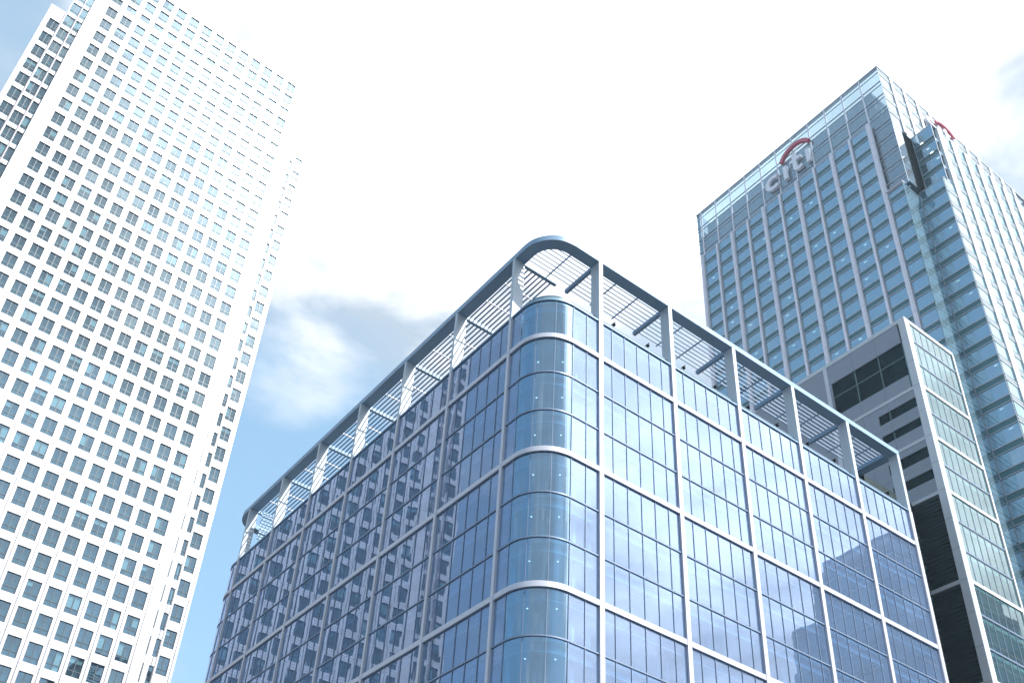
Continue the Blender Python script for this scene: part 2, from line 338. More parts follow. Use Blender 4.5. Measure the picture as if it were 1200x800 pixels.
blocks = []
tops = [ZTOP + BH] + BANDS
for a, b in zip(tops, tops[1:]): blocks.append((b + BH, a - BH))
for z0, z1 in blocks:
    for i in range(5):                               # right-hand front
        a, b = CX[i] + CW, CX[i + 1] - CW
        ds = [CX[i] + 1.40 + k * (8.84 - 2.80) / 4 for k in range(5)]
        glazing_bay([(a, 0, 0, -1), (b, 0, 0, -1)], [(x, 0, 0, -1) for x in ds], z0, z1)
    for j in range(6):                               # left-hand front
        a, b = CY[j] + CWL, CY[j + 1] - CWL
        ds = [CY[j] + 1.45 + k * (9.21 - 2.90) / 4 for k in range(5)]
        glazing_bay([(0, a, -1, 0), (0, b, -1, 0)], [(0, y, -1, 0) for y in ds], z0, z1)
    glazing_bay([(CX[0] - CW, 0, 0, -1)] + corner + [(0, CY[0] - CWL, -1, 0)],
                [(4.72, 0, 0, -1), corner[0], corner[8], corner[16], corner[24]], z0, z1, 'cornerglass')
    glazing_bay([(0, CY[6] + CWL, -1, 0)] + farc, [farc[0], farc[5], farc[11]], z0, z1)
for z in BANDS:
    b = MB(); b.sweep(perim, -0.2, 0.11, z - BH, z + BH, 'white')
    b.box(XE - 0.25, XE + 0.08, 0.2, YE - 0.2, z - BH, z + BH, 'white')
    b.build('floor_band', bld, B0)
b = MB(); b.sweep(perim, -0.2, 0.08, ZTOP - 0.02, ZTOP + 0.14, 'steel'); b.build('cornice', bld, B0)
for k, x in enumerate(CX):
    c = MB()
    c.box(x - CW, x + CW, -0.15, 0.2, 0, 66.3, 'white'); c.box(x - 0.23, x + 0.23, -0.148, 0.95, 66.3, 74.0, 'post')
    for z in BANDS: c.box(x - CW - 0.003, x + CW + 0.003, -0.153, 0.0, z - 0.008, z + 0.008, 'mullion')
    c.build('column', bld, B0)
for y in CY:
    c = MB()
    c.box(-0.15, 0.2, y - CWL, y + CWL, 0, 66.3, 'white'); c.box(-0.148, 0.95, y - 0.19, y + 0.19, 66.3, 74.0, 'post')
    for z in BANDS: c.box(-0.153, 0, y - CWL - 0.003, y + CWL + 0.003, z - 0.008, z + 0.008, 'mullion')
    c.build('column', bld, B0)
c = MB(); c.box(XE - 0.3, XE + 0.1, -0.17, 0.3, 0, 66.4, 'white'); c.build('end_pier', bld, B0)
b = MB(); b.box(XE - 0.2, XE, 0.3, YE - 0.1, 0, 66.4, 'stone'); b.box(3.3, XE - 0.2, YE - 0.14, YE - 0.06, 0, 66.4, 'stone'); b.build('rear_wall', bld, B0)
# canopy on the roof
b = MB(); b.sweep(perim, -1.0, 0.16, 74.0, 74.62, 'steel'); b.box(XE - 1.0, XE + 0.1, 1.0, YE - 1.0, 74.0, 74.6, 'steel'); b.build('roof_beam', bld, B0)
def cross_beam(x0, x1, y0, y1):
    c = MB(); c.box(x0, x1, y0, y1, 73.9, 74.3, 'steel'); c.build('cross_beam', bld, B0)
for x in CX[:5] : cross_beam(x - 0.17, x + 0.17, 0.96, 4.85)
for y in CY: cross_beam(0.96, 4.85, y - 0.17, y + 0.17)
cross_beam(CX[5] - 0.17, CX[5] + 0.17, 0.96, 4.85)
LV = [1.4, 1.85, 2.3, 2.75, 3.2, 3.65, 4.1, 4.55]
for i in range(5):
    c = MB(); a, e = CX[i] + 0.17, CX[i + 1] - 0.17
    for y in LV: c.box(a, e, y - 0.05, y + 0.05, 74.30, 74.46, 'slat')
    for k in (1, 2): c.box(a + (e - a) * k / 3 - 0.05, a + (e - a) * k / 3 + 0.05, 0.97, 4.8, 74.18, 74.297, 'steel')
    c.build('louvre_panel', bld, B0)
for j in range(6):
    c = MB(); a, e = CY[j] + 0.17, CY[j + 1] - 0.17
    for x in LV: c.box(x - 0.05, x + 0.05, a, e, 74.30, 74.46, 'slat')
    for k in (1, 2): c.box(0.97, 4.8, a + (e - a) * k / 3 - 0.05, a + (e - a) * k / 3 + 0.05, 74.18, 74.297, 'white')
    c.build('louvre_panel', bld, B0)
c = MB()                                             # corner panel: slats along x, one tie across
for y in LV[:-1]:
    x0 = RC - math.sqrt(max(0.0, (RC - 0.9) ** 2 - (RC - y) ** 2)) if y < RC else 0.95
    c.box(x0, CX[0] - 0.18, y - 0.05, y + 0.05, 74.30, 74.46, 'slat')
c.box(3.6, 3.7, 0.97, CY[0] - 0.18, 74.18, 74.297, 'steel')
c.build('louvre_panel', bld, B0)
c = MB()                                             # louvred screen closing the far end of the canopy
for k in range(9): c.box(1.0, 5.2, 58.2 + 0.0, 58.35, 69.2 + k * 0.48, 69.45 + k * 0.48, 'steel')
c.build('plant_screen', bld, B0)
par = [(XE - 0.2, 0, 0, -1)] + corner + farc + [(XE - 0.2, YE, 0, 1)]
c = MB(); c.sweep(par, -0.46, -0.42, ZTOP + 0.14, 67.35, 'frit'); po = c.build('parapet', bld, B0)
c = MB(); c.sweep(par, -0.49, -0.39, 67.35, 67.42, 'mullion'); r = c.build('handrail', po); r.location = (-B0[0], -B0[1], 0)
def spotlight(x):
    c = MB(); c.box(x - 0.04, x + 0.04, 0.5, 0.6, 67.2, 68.0, 'flat_black'); c.box(x - 0.13, x + 0.13, 0.4, 0.6, 67.75, 67.95, 'flat_black'); c.box(x - 0.32, x + 0.32, 0.52, 0.58, 67.5, 67.56, 'flat_black'); c.box(x - 0.03, x + 0.03, 0.3, 1.2, 68.0, 68.06, 'flat_black')
    c.build('floodlight', bld, B0)
for i in range(5):
    for dx in (2.1, 6.3): spotlight(CX[i] + dx)
c = MB(); c.prism([(x - nx * 0.3, y - ny * 0.3) for x, y, nx, ny in perim][::-1], lambda u, v, d: (u, v, d), 66.2, 66.44, 'roof'); c.build('roof', bld, B0)
c = MB(); c.box(9, XE - 5, 12, YE - 8, 66.44, 70.0, 'stone'); c.build('plant_room', bld, B0)
# interior behind the glass
levels = []
z = ZTOP - 0.35
for z0, z1 in blocks:
    for zz in [z1 + BH] + storeys(z0 - BH, z1 + BH)[::-1]: levels.append(zz)
inner = [(XE - 0.4, 0, 0, -1)] + corner + farc + [(XE - 0.4, YE, 0, 1)]
c = MB()
for zz in levels[1:]:
    n = len(inner)
    k = len(c.v)
    c.v += [(x - nx * 0.32, y - ny * 0.32, zz - 0.35) for x, y, nx, ny in inner]; c.f.append(tuple(range(k, k + n))); c.m.append(c.mi('ceiling'))
    k = len(c.v)
    c.v += [(x - nx * 0.32, y - ny * 0.32, zz + 0.12) for x, y, nx, ny in inner]; c.f.append(tuple(range(k, k + n))[::-1]); c.m.append(c.mi('slab'))
    c.strip(inner, -0.32, zz - 0.35, zz + 0.12, 'slab')
c.build('floor_slabs', bld, B0)
c = MB()
for zz in levels: c.sweep(inner, -0.55, -0.45, zz - 0.95, zz - 0.36, 'bulkhead'); c.sweep(inner, -0.62, -0.40, zz - 1.02, zz - 0.95, 'ceiling')
c.build('blind_boxes', bld, B0)
c = MB(); c.box(9.5, XE - 0.5, 9.5, YE - 9, 0, 66.0, 'core')
for zz in levels:                                    # a few partitions and fittings near the glass
    for k in range(7):
        x = random.uniform(4, 48); c.box(x, x + 0.12, 1.0, random.uniform(4, 9.4), zz - 4.0 + 0.2, zz - 0.4, 'core')
    for k in range(6):
        y = random.uniform(5, 58); c.box(1.0, random.uniform(4, 9.4), y, y + 0.12, zz - 3.8, zz - 0.4, 'core')
c.build('core', bld, B0)
for x, y in ((2.6, 2.6), (6.2, 1.6), (1.6, 6.0)):
    c = MB(); pts = [(x + 0.32 * math.cos(a * math.pi / 8), y + 0.32 * math.sin(a * math.pi / 8)) for a in range(16)]
    c.prism(pts, lambda u, v, d: (u, v, d), 0, 66, 'slab'); c.build('inner_upright', bld, B0)
for x, y in ((4.6, 1.3), (1.1, 3.9)):  # slim pale strips added for the bright streaks in the corner glass
    c = MB(); c.box(x - 0.12, x + 0.12, y - 0.12, y + 0.12, 0, 66, 'ceiling'); c.build('inner_upright', bld, B0)
for zz in levels[1:11]:                              # small round ceiling lamps seen at the corner
    for x, y in ((2.3, 3.6), (3.9, 2.2)):
        c = MB(); c.box(x - 0.05, x + 0.05, y - 0.05, y + 0.05, zz - 0.40, zz - 0.36, 'lamp'); c.build('ceiling_lamp', bld, B0)

# ================================================================== the white gridded skyscraper
TH = rad(1.762)
T0 = (CAM.x, CAM.y + 139.0, 0)
tw = thing('skyscraper', 'tall white skyscraper with a dense grid of square windows, filling the left side', 'skyscraper', T0, TH)
def tloc(s, n, z): return Vector((T0[0] + s * math.cos(TH) - n * math.sin(TH), T0[1] + s * math.sin(TH) + n * math.cos(TH), z))
WS = [35.3 - 2.907 * c for c in range(14)]
ROWS = [188.2 - 4.28 * r for r in range(43)]

def wall_grid(mb, s0, s1, z0, z1, wins, n0, depth, to=lambda s, n, z: (s, n, z), m='clad', lining='reveal'):
    """cladding sheet with real window openings and reveals; wins: list of (s0, s1, z0, z1) on a regular grid"""
    ss = sorted({s0, s1, *[w[0] for w in wins], *[w[1] for w in wins]}); zz = sorted({z0, z1, *[w[2] for w in wins], *[w[3] for w in wins]})
    hole = {(w[0], w[2]) for w in wins}
    col0 = {w[0] for w in wins}
    for zi, (za, zb) in enumerate(zip(zz, zz[1:])):
        run = None
        for sa, sb in zip(ss, ss[1:]):
            if (sa, za) in hole:
                if run is not None: mb.quad(to(run, n0, za), to(sa, n0, za), to(sa, n0, zb), to(run, n0, zb), m); run = None
                d = n0 + depth
                mb.quad(to(sa, n0, za), to(sa, d, za), to(sa, d, zb), to(sa, n0, zb), lining); mb.quad(to(sb, n0, za), to(sb, n0, zb), to(sb, d, zb), to(sb, d, za), lining)
                mb.quad(to(sa, n0, za), to(sb, n0, za), to(sb, d, za), to(sa, d, za), lining); mb.quad(to(sa, n0, zb), to(sa, d, zb), to(sb, d, zb), to(sb, n0, zb), lining)
            elif run is None: run = sa
        if run is not None: mb.quad(to(run, n0, za), to(s1, n0, za), to(s1, n0, zb), to(run, n0, zb), m)

wins = []                                            # (s0, s1, z0, z1) of the main face
for s in WS:
    for z in ROWS: wins.append((s - 0.98, s + 0.98, z - 1.48, z + 1.48))
    for z, h in ((192.5, 0.95), (196.5, 1.6), (200.7, 1.6)): wins.append((s - 0.98, s + 0.98, z - h, z + h))
wb = MB()
wall_grid(wb, -6.0, 38.9, 0, 204.3, [w for w in wins if abs((w[2] + w[3]) / 2 - 192) > 0] if False else [w for w in wins], 0.0, 0.28)
wb.quad((-6, 0, 204.3), (38.9, 0, 204.3), (38.9, 54, 204.3), (-6, 54, 204.3), 'roof')
wb.quad((-6.0, 0, 0), (-6.0, 0, 204.3), (-6.0, 3, 204.3), (-6.0, 3, 0), 'clad'); wb.quad((38.9, 0, 0), (38.9, 3, 0), (38.9, 3, 204.3), (38.9, 0, 204.3), 'clad')
wb.box(-6.02, 38.92, 3, 54, 0, 204.29, 'clad')
outerL = [(-11.2, -9.4, z - 1.55, z + 1.55) for z in ROWS if z < 178]
wall_grid(wb, -12.0, -9.2, 0, 180.6, outerL, 0.0, 0.28)
wall_grid(wb, -9.2, -6.0, 0, 191.5, [(a, b, z - 1.65, z + 1.65) for z in ROWS for a, b in ((-9.08, -7.42), (-7.2, -6.05))], 0.7, 0.28)
wb.quad((-9.2, 0, 0), (-9.2, 0.7, 0), (-9.2, 0.7, 180.6), (-9.2, 0, 180.6), 'clad')
wb.box(-12.0, -6.0, 3, 52, 0, 180.58, 'clad'); wb.quad((-12, 0, 180.6), (-9.2, 0, 180.6), (-9.2, 3, 180.6), (-12, 3, 180.6), 'roof'); wb.quad((-12, 0, 0), (-12, 0, 180.6), (-12, 3, 180.6), (-12, 3, 0), 'clad')
outerR = [(40.45, 42.15, z - 1.42, z + 1.42) for z in ROWS if z < 182]
wall_grid(wb, 40.2, 43.0, 0, 185.0, outerR, 0.0, 0.28)
retR = [(39.4, 40.12, z - 3.3, z - 0.45) for z in ROWS if z < 182 and z > 6]
wall_grid(wb, 38.9, 40.2, 0, 185.0, retR, 0.15, 0.25)
wb.quad((40.2, 0, 0), (40.2, 0.15, 0), (40.2, 0.15, 185), (40.2, 0, 185), 'clad')
wb.box(38.95, 43.0, 3.0, 52, 0, 184.9, 'clad'); wb.quad((40.2, 0, 185), (43, 0, 185), (43, 3, 185), (40.2, 3, 185), 'roof'); wb.quad((43, 0, 0), (43, 3, 0), (43, 3, 185), (43, 0, 185), 'clad')
wb.build('wall', tw)
c = MB()
for z in ROWS: c.box(38.36, 38.56, -0.03, 0.02, z - 3.4, z - 0.5, 'frame')
c.box(38.44, 38.48, -0.025, 0.015, 0, 184, 'frame'); c.build('vent_slats', tw)
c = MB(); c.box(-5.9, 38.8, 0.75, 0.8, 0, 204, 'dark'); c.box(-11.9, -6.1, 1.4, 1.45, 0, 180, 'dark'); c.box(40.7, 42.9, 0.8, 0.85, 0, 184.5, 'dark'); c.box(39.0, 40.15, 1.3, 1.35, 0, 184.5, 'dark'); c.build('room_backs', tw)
for s in (-9.27, -7.32):
    c = MB(); c.box(s - 0.07, s + 0.07, 0.45 if s > -9 else -0.25, 0.72 if s > -9 else 0.0, 0, 191 if s > -9 else 180.4, 'rail'); c.build('dark_rail', tw)  # thin dark purple strips along the left corner's steps

def window_parts(w, n, kind, to=lambda s, n, z: (s, n, z)):
    """frame bars, glass and blind of one window as three builders"""
    s0, s1, z0, z1 = w; fr, gl, bl = MB(), MB(), MB(); q = n + 0.2; f = 0.06
    def bar(a, b, c_, d):
        k = len(fr.v)
        P = [to(a, q - 0.06, c_), to(b, q - 0.06, c_), to(b, q + 0.02, c_), to(a, q + 0.02, c_), to(a, q - 0.06, d), to(b, q - 0.06, d), to(b, q + 0.02, d), to(a, q + 0.02, d)]
        fr.v += P
        for t_ in ((3, 2, 1, 0), (4, 5, 6, 7), (0, 1, 5, 4), (1, 2, 6, 5), (2, 3, 7, 6), (3, 0, 4, 7)): fr.f.append(tuple(k + i for i in t_)); fr.m.append(fr.mi('frame'))
    h = z1 - z0; zt = z0 + 0.3 * h; sm = (s0 + s1) / 2
    bar(s0, s1, z0, z0 + f); bar(s0, s1, z1 - f, z1); bar(s0, s0 + f, z0 + f, z1 - f); bar(s1 - f, s1, z0 + f, z1 - f)
    if s1 - s0 > 1.2: bar(sm - 0.06, sm + 0.06, z0 + f, z1 - f)
    if h > 2.2:
        bar(s0 + f, sm - 0.063, zt - 0.06, zt + 0.06); bar(sm + 0.063, s1 - f, zt - 0.06, zt + 0.06)
    gl.quad(to(s0, q, z0), to(s1, q, z0), to(s1, q, z1), to(s0, q, z1), 'tglass')
    if kind:
        a, b, c_, d = {1: (s0, s1, zt, z1), 2: (s0, sm, z0 + 0.35 * h, z1), 3: (sm, s1, z0 + 0.5 * h, z1), 4: (s0, s1, z0 + 0.7 * h, z1), 5: (sm, s1, z0, z1), 6: (s0, sm, z0 + 0.7 * h, z1)}[kind]
        bl.quad(to(a + 0.03, q + 0.12, c_), to(b - 0.03, q + 0.12, c_), to(b - 0.03, q + 0.12, d), to(a + 0.03, q + 0.12, d), 'blind')
    return fr, gl, bl
allw = [(w, 0.0, 0) for w in wins] + [(w, 0.0, 0) for w in outerL] + [(w, 0.0, 0) for w in outerR]
allw += [((a, b, z - 1.65, z + 1.65), 0.7, 0) for z in ROWS for a, b in ((-9.08, -7.42), (-7.2, -6.05))] + [(w, 0.15, 0) for w in retR]
def vis(e):
    w, n, k = e; s, z = (w[0] + w[1]) / 2, (w[2] + w[3]) / 2
    p = tloc(s, n, z) if k == 0 else tloc(n, s, z); x, y, d = proj(p)
    return (0 if -5 < x < 1205 and -5 < y < 805 else 1, d)
allw.sort(key=vis)
rest = MB()
def merge(dst, src):
    k = len(dst.v); dst.v += src.v
    for f, m in zip(src.f, src.m): dst.f.append(tuple(k + i for i in f)); dst.m.append(dst.mi(src.names[m]))
rnd = random.Random(11)
for idx, (w, n, k) in enumerate(allw):
    kind = rnd.choice((1, 2, 3, 4, 5, 6)) if rnd.random() < 0.3 else 0
    to = (lambda s, n_, z: (s, n_, z)) if k == 0 else (lambda s, n_, z: (n_, s, z))
    fr, gl, bl = window_parts(w, n, kind, to)
    if idx < 100:
        fo = fr.build('window', tw); gl.build('pane', fo)
        if kind: bl.build('blind', fo)
    else: merge(rest, fr); merge(rest, gl); merge(rest, bl)
ro = rest.build('window', tw); ro['kind'] = 'stuff'

# ================================================================== the tall blue glass tower with pale fins
K0 = (115.0, 33.0, 0.0)
ct = thing('office_tower', 'tall blue green glass tower with pale fins and clear crown behind the rounded block', 'skyscraper', K0)
ZF = lambda k: 123.8 + 4.2 * k
KR = range(-29, 19)
FY = [58.3 - 4.5 * k for k in range(11)]             # fin centres, the last one on the slab's end
XG, XFR = 90.5, 90.0
def kb(mb, name, parent=None):
    o = mb.build(name, parent if parent else ct, K0 if not parent else (0, 0, 0))
    if parent: o.location = (-K0[0], -K0[1], 0)
    return o
def glazed_strip_x(x, y0, y1, z0, z1, gm='cglass'):  # glass facing -x
    c = MB(); c.quad((x, y1, z0), (x, y0, z0), (x, y0, z1), (x, y1, z1), gm); o = kb(c, 'glazing_strip')
    b = MB()
    for k in KR:
        z = ZF(k)
        if z < z0 + 1.5 or z > z1 - 0.1: continue
        b.box(x - 0.14, x + 0.05, y0, y1, z - 0.1, z + 0.1, 'sill'); b.box(x - 0.14, x + 0.05, y0, y1, z - 1.3, z - 1.14, 'sill')
        b.box(x - 0.02, x + 0.06, y0, y1, z - 1.14, z - 0.1, 'spandrel')
    for ya, yb in ((y0 + 0.003, y0 + 0.06), (y1 - 0.06, y1 - 0.003)): b.box(x - 0.135, x + 0.045, ya, yb, z0, z1, 'sill')
    kb(b, 'sill_frame', o); return o
def glazed_strip_y(y, x0, x1, z0, z1, gm='cglass', strips=True, flat=False):   # glass facing -y
    c = MB(); c.quad((x0, y, z0), (x1, y, z0), (x1, y, z1), (x0, y, z1), gm); o = kb(c, 'glazing_strip')
    if not strips: return o
    b = MB()
    for k in KR:
        z = ZF(k)
        if z < z0 + 1.5 or z > z1 - 0.1: continue
        if flat: b.box(x0, x1, y - 0.03, y + 0.05, z - 0.08, z + 0.02, 'gframe'); b.box(x0, x1, y - 0.03, y + 0.05, z - 1.3, z - 1.2, 'gframe'); continue
        for dz in (0.0, -0.62, -1.25): b.box(x0, x1, y - 0.07, y + 0.05, z + dz - 0.08, z + dz + 0.08, 'gframe')
        b.box(x0, x1, y - 0.02, y + 0.06, z - 1.16, z - 0.09, 'sill')
    for xa, xb in ((x0 + 0.003, x0 + 0.05), (x1 - 0.05, x1 - 0.003)): b.box(xa, xb, y - 0.025, y + 0.045, z0, z1, 'gframe')
    kb(b, 'sill_frame', o); return o
for k in range(10):
    glazed_strip_x(XG, FY[k + 1] + (0.35 if k < 9 else 0.3), FY[k] - 0.3, 0, 184.9)
for k, y in enumerate(FY):
    thick = k % 2 == 0; hw = 0.42 if thick else 0.24
    c = MB(); c.box(XFR, XG + 0.2, y - hw, y + hw, 0, 184.9, 'fin')
    if thick: c.box(XFR - 0.12, XFR - 0.003, y - 0.16, y + 0.16, 0, 184.9, 'fin')
    kb(c, 'fin')
c = MB(); c.box(XFR + 0.05, 91.2, 13.3, 13.79, 163.5, 184.9, 'fin'); c.box(XG - 0.1, 91.2, 13.8, 59.0, 184.9, 185.05, 'fin'); kb(c, 'slab_end')
glazed_strip_x(90.45, 9.5, 12.8, 0, 163.3)           # the lower slab, one bay further round
glazed_strip_y(9.49, 90.0, 95.4, 0, 163.4, flat=True)           # its return
c = MB(); c.box(90.0, 91.2, 9.4, 13.2, 163.4, 163.6, 'fin'); kb(c, 'slab_end')
glazed_strip_x(95.4, 4.45, 9.48, 0, 163.9)           # second volume round the corner
c = MB(); c.box(95.35, 97.3, 4.35, 9.5, 163.9, 164.1, 'sill'); kb(c, 'roof_edge')
glazed_strip_x(97.3, 4.45, 8.83, 164.1, 181.8)       # block standing on it
c = MB(); c.box(97.25, 146, 4.35, 8.83, 181.8, 182.0, 'sill'); kb(c, 'roof_edge')
PX = [99.6 + 4.5 * k for k in range(11)]             # white piers of the sunny side
edges = [95.42] + PX
for k in range(11):
    a = (95.42 if k == 0 else PX[k - 1] + 0.8); b = PX[k] - 0.8
    glazed_strip_y(4.4, a, b, 0, 163.9 if k == 0 else 181.8)
for x in PX:
    c = MB(); c.box(x - 0.8, x + 0.8, 4.15, 4.8, 0, 181.8, 'pier'); kb(c, 'pier')
# crown
for k in range(-1, 11):
    y1 = 59.8 if k < 0 else FY[k] - 0.15; y0 = (FY[k + 1] + 0.15 if k + 1 < 11 else 8.84)
    if y1 - y0 < 0.3: continue
    c = MB(); c.quad((91.2, y1, 163.5 if k > 8 else 184), (91.2, y0, 163.5 if k > 8 else 184), (91.2, y0, 200.7), (91.2, y1, 200.7), 'crown'); o = kb(c, 'crown_glazing')
    b = MB()
    for kk in range(9, 19):
        z = ZF(kk) + 0.6
        if k <= 8 and z < 184.5: continue
        b.box(91.05, 91.25, y0, y1, z - 0.08, z + 0.08, 'sill'); b.box(91.1, 91.25, y0, y1, z - 1.2, z - 1.08, 'sill')
    b.box(91.12, 91.24, y0 + 0.003, y0 + 0.04, 184 if k <= 8 else 163.7, 200.69, 'sill')
    kb(b, 'sill_frame', o)
for y in FY:
    c = MB(); c.box(91.0, 91.3, y - 0.15, y + 0.15, 184 if y > 13.4 else 163.6, 200.7, 'fin'); kb(c, 'crown_post')
c = MB(); c.box(91.0, 91.5, 8.74, 59.9, 200.7, 201.0, 'sill'); c.box(91.5, 146, 8.74, 9.3, 200.7, 201.0, 'sill'); kb(c, 'roof_edge')
CPX = [95.3 + 4.5 * k for k in range(11)]
for k in range(11):
    a = 91.25 if k == 0 else CPX[k - 1] + 0.45; b = CPX[k] - 0.45
    glazed_strip_y(8.84, a, b, 181.5, 200.7, 'crown')
for x in CPX:
    c = MB(); c.box(x - 0.45, x + 0.45, 8.6, 9.2, 181.8, 200.7, 'pier'); kb(c, 'pier')
c = MB(); c.quad((91.25, 8.84, 164.0), (94.0, 8.84, 164.0), (94.0, 8.84, 181.4), (91.25, 8.84, 181.4), 'crown'); kb(c, 'crown_glazing')
c = MB(); c.box(94.0, 97.3, 8.84, 8.95, 164.0, 181.4, 'flat_black'); kb(c, 'dark_panel')  # flat black sheet painted in for the shade of a notch
c = MB(); c.box(91.22, 91.5, 12.0, 12.8, 163.6, 180.0, 'louvre'); kb(c, 'dark_panel')
# inside: cores, floors and lamps
c = MB(); c.box(94.5, 145, 13.0, 58.5, 0, 184.0, 'cint'); c.box(100, 145, 8, 12.9, 0, 181.0, 'cint'); kb(c, 'core')
c = MB(); c.box(92.6, 144, 12.0, 58, 184.0, 196.6, 'plantw'); kb(c, 'plant_screen')
c = MB(); c.box(91.25, 145.5, 59.0, 59.7, 0, 200.6, 'stone'); c.box(145.5, 146, 8.9, 59.8, 0, 200.6, 'stone'); c.box(145.5, 146, 4.5, 8.9, 0, 181.7, 'stone'); kb(c, 'rear_wall')
c = MB()
for k in KR:
    z = ZF(k)
    if z < 163: c.box(90.7, 94.5, 9.7, 58.8, z - 1.1, z - 0.15, 'core'); c.box(95.6, 145, 4.6, 9.6, z - 1.1, z - 0.15, 'core')
    elif z < 184: c.box(91.5, 94.5, 13.9, 58.8, z - 1.1, z - 0.15, 'core'); c.box(97.6, 145, 4.6, 8.6, z - 1.1, z - 0.15, 'core'); c.box(91.5, 97, 9.0, 12.9, z - 1.1, z - 0.15, 'core')
    elif z < 191: c.box(91.5, 145, 9.2, 58.8, z - 0.4, z - 0.15, 'ceiling')
kb(c, 'floor_slabs')
rl = random.Random(5); n = 0
spots = []
for k in KR:
    for b in range(11):
        if ZF(k) < 182 and rl.random() < 0.26:
            y = FY[b] - rl.uniform(0.9, 3.4) if b < 10 else rl.uniform(5.2, 8.8); x = 91.4 if b < 10 else 96.2
            p = proj((x, y, ZF(k))); spots.append((0 if 0 < p[0] < 1200 and 0 < p[1] < 800 else 1, x, y, ZF(k) - 1.13))
spots.sort()
for _, x, y, z in spots[:90]:
    c = MB(); c.box(x, x + 0.2, y - 0.3, y + 0.3, z - 0.02, z + 0.02, 'lamp'); kb(c, 'ceiling_lamp')

# ------------------------------------------------------------------ the signs on the tower's crown
def sign(name, label, loc, to3):
    root = thing(name, label, 'sign', loc)
    ox = Vector(loc)
    def piece(nm, poly, m, d0=0.0, d1=0.7):
        c = MB(); c.prism(poly, lambda u, v, d: Vector(to3(u, v, d)), d0, d1, m); c.build(nm, root)
    def ring(cx, cy_, ro, ri, a0, a1, n=28, sq=1.0):
        out = [(cx + ro * sq * math.cos(rad(a0 + (a1 - a0) * k / n)), cy_ + ro * math.sin(rad(a0 + (a1 - a0) * k / n))) for k in range(n + 1)]
        inn = [(cx + ri * sq * math.cos(rad(a0 + (a1 - a0) * k / n)), cy_ + ri * math.sin(rad(a0 + (a1 - a0) * k / n))) for k in range(n, -1, -1)]
        return out + inn
    piece('letter', ring(2.1, 2.1, 2.15, 1.15, 48, 312), 'sign')
    piece('letter', [(4.95, 0), (5.95, 0), (5.95, 4.2), (4.95, 4.2)], 'sign')
    stem = [(7.55, 5.9), (7.55, 4.2), (6.85, 4.2), (6.85, 3.35), (7.55, 3.35), (7.55, 1.45)]
    stem += [(8.95 + 1.4 * math.cos(rad(a)), 1.45 + 1.45 * math.sin(rad(a))) for a in range(190, 281, 15)]
    stem += [(9.9, 0.25), (9.75, 1.1), (9.1, 0.95), (8.7, 1.1), (8.55, 1.6), (8.55, 3.35), (9.75, 3.35), (9.75, 4.2), (8.55, 4.2), (8.55, 5.9)]
    piece('letter', stem[::-1], 'sign')
    piece('letter', [(11.0, 0), (12.0, 0), (12.0, 4.2), (11.0, 4.2)], 'sign')
    # the arch from the first upright to the last
    cxa, r = 8.45, 4.55
    piece('arch', ring(cxa, 4.55, r, r - 0.85, 155, 25, 24), 'red')
    return root
sign('rooftop_sign', 'grey lowercase letters under a red arch on the shaded side of the glass crown', (90.3, 39.0, 188.2), lambda u, v, d: (d, -u, v))
sign('rooftop_sign', 'grey letters and red arch seen edge on at the sunny side of the crown', (105.0, 7.9, 193.6), lambda u, v, d: (u * 0.9, d, v * 0.6))

# ================================================================== the grey-panelled block in between
Q0 = (65.0, 20.0, 0.0)
qb = thing('panelled_building', 'grey panelled office building with black strip windows and a glazed white framed end', 'building', Q0)
def qbuild(mb, name, parent=None):
    o = mb.build(name, parent if parent else qb, Q0 if not parent else (0, 0, 0))
    if parent: o.location = (-Q0[0], -Q0[1], 0)
    return o
X0, X1, Y0, Y1, ZR = 60.0, 70.8, 0.3, 40.0, 102.0
zk = lambda k: 102.3 - 4.02 * k
openings = [(1.5, 12.5, 92.6, 98.2), (1.2, 6.7, 87.25, 88.75), (1.2, 6.7, 84.2, 85.5), (1.2, 6.7, 79.4, 81.0), (1.2, 6.7, 76.2, 77.6)]
c = MB()
# left-hand wall as panels round real openings, facing -x
def xw(y0, y1, z0, z1, m='stone'): c.box(X0, X0 + 0.3, y0, y1, z0, z1, m)
xw(1.5, 12.8, 98.2, 101.4); xw(13.4, Y1, 74.3, 101.4); xw(12.5, 12.8, 90.4, 98.2)
xw(1.5, 12.5, 90.4, 92.6)
xw(6.7, 13.4, 74.3, 90.0); xw(1.2, 6.7, 88.75, 90.0); xw(1.2, 6.7, 85.5, 87.25); xw(1.2, 6.7, 82.5, 84.2); xw(1.2, 6.7, 81.0, 82.0); xw(1.2, 6.7, 77.6, 79.4); xw(1.2, 6.7, 74.3, 76.2)
c.box(X0 + 0.3, X1, Y1 - 0.3, Y1, 0, ZR - 0.3, 'stone'); c.box(X1 - 0.3, X1, Y0 + 0.5, Y1 - 0.3, 0, ZR - 0.3, 'stone')
wo = qbuild(c, 'wall')
c = MB()
for z in (100.0, 91.5, 86.35, 78.5): c.box(X0 - 0.004, X0 + 0.01, 1.3, 12.4, z - 0.02, z + 0.02, 'gframe') if z in (86.35, 78.5) else None
for y in (5.1, 8.8): c.box(X0 - 0.004, X0 + 0.01, y - 0.025, y + 0.025, 98.2, 101.4, 'gframe'); c.box(X0 - 0.004, X0 + 0.01, y - 0.025, y + 0.025, 74.4, 92.5, 'gframe')
qbuild(c, 'panel_joints')
c = MB(); c.box(X0 - 0.06, X1, Y0 - 0.03, Y1, 101.4, 102.0, 'stone2'); c.build('coping', qb, Q0)
c = MB(); c.box(X0 - 0.1, X0 + 0.5, Y0 - 0.06, 1.2, 0, 101.38, 'stone2'); qbuild(c, 'corner_pier')
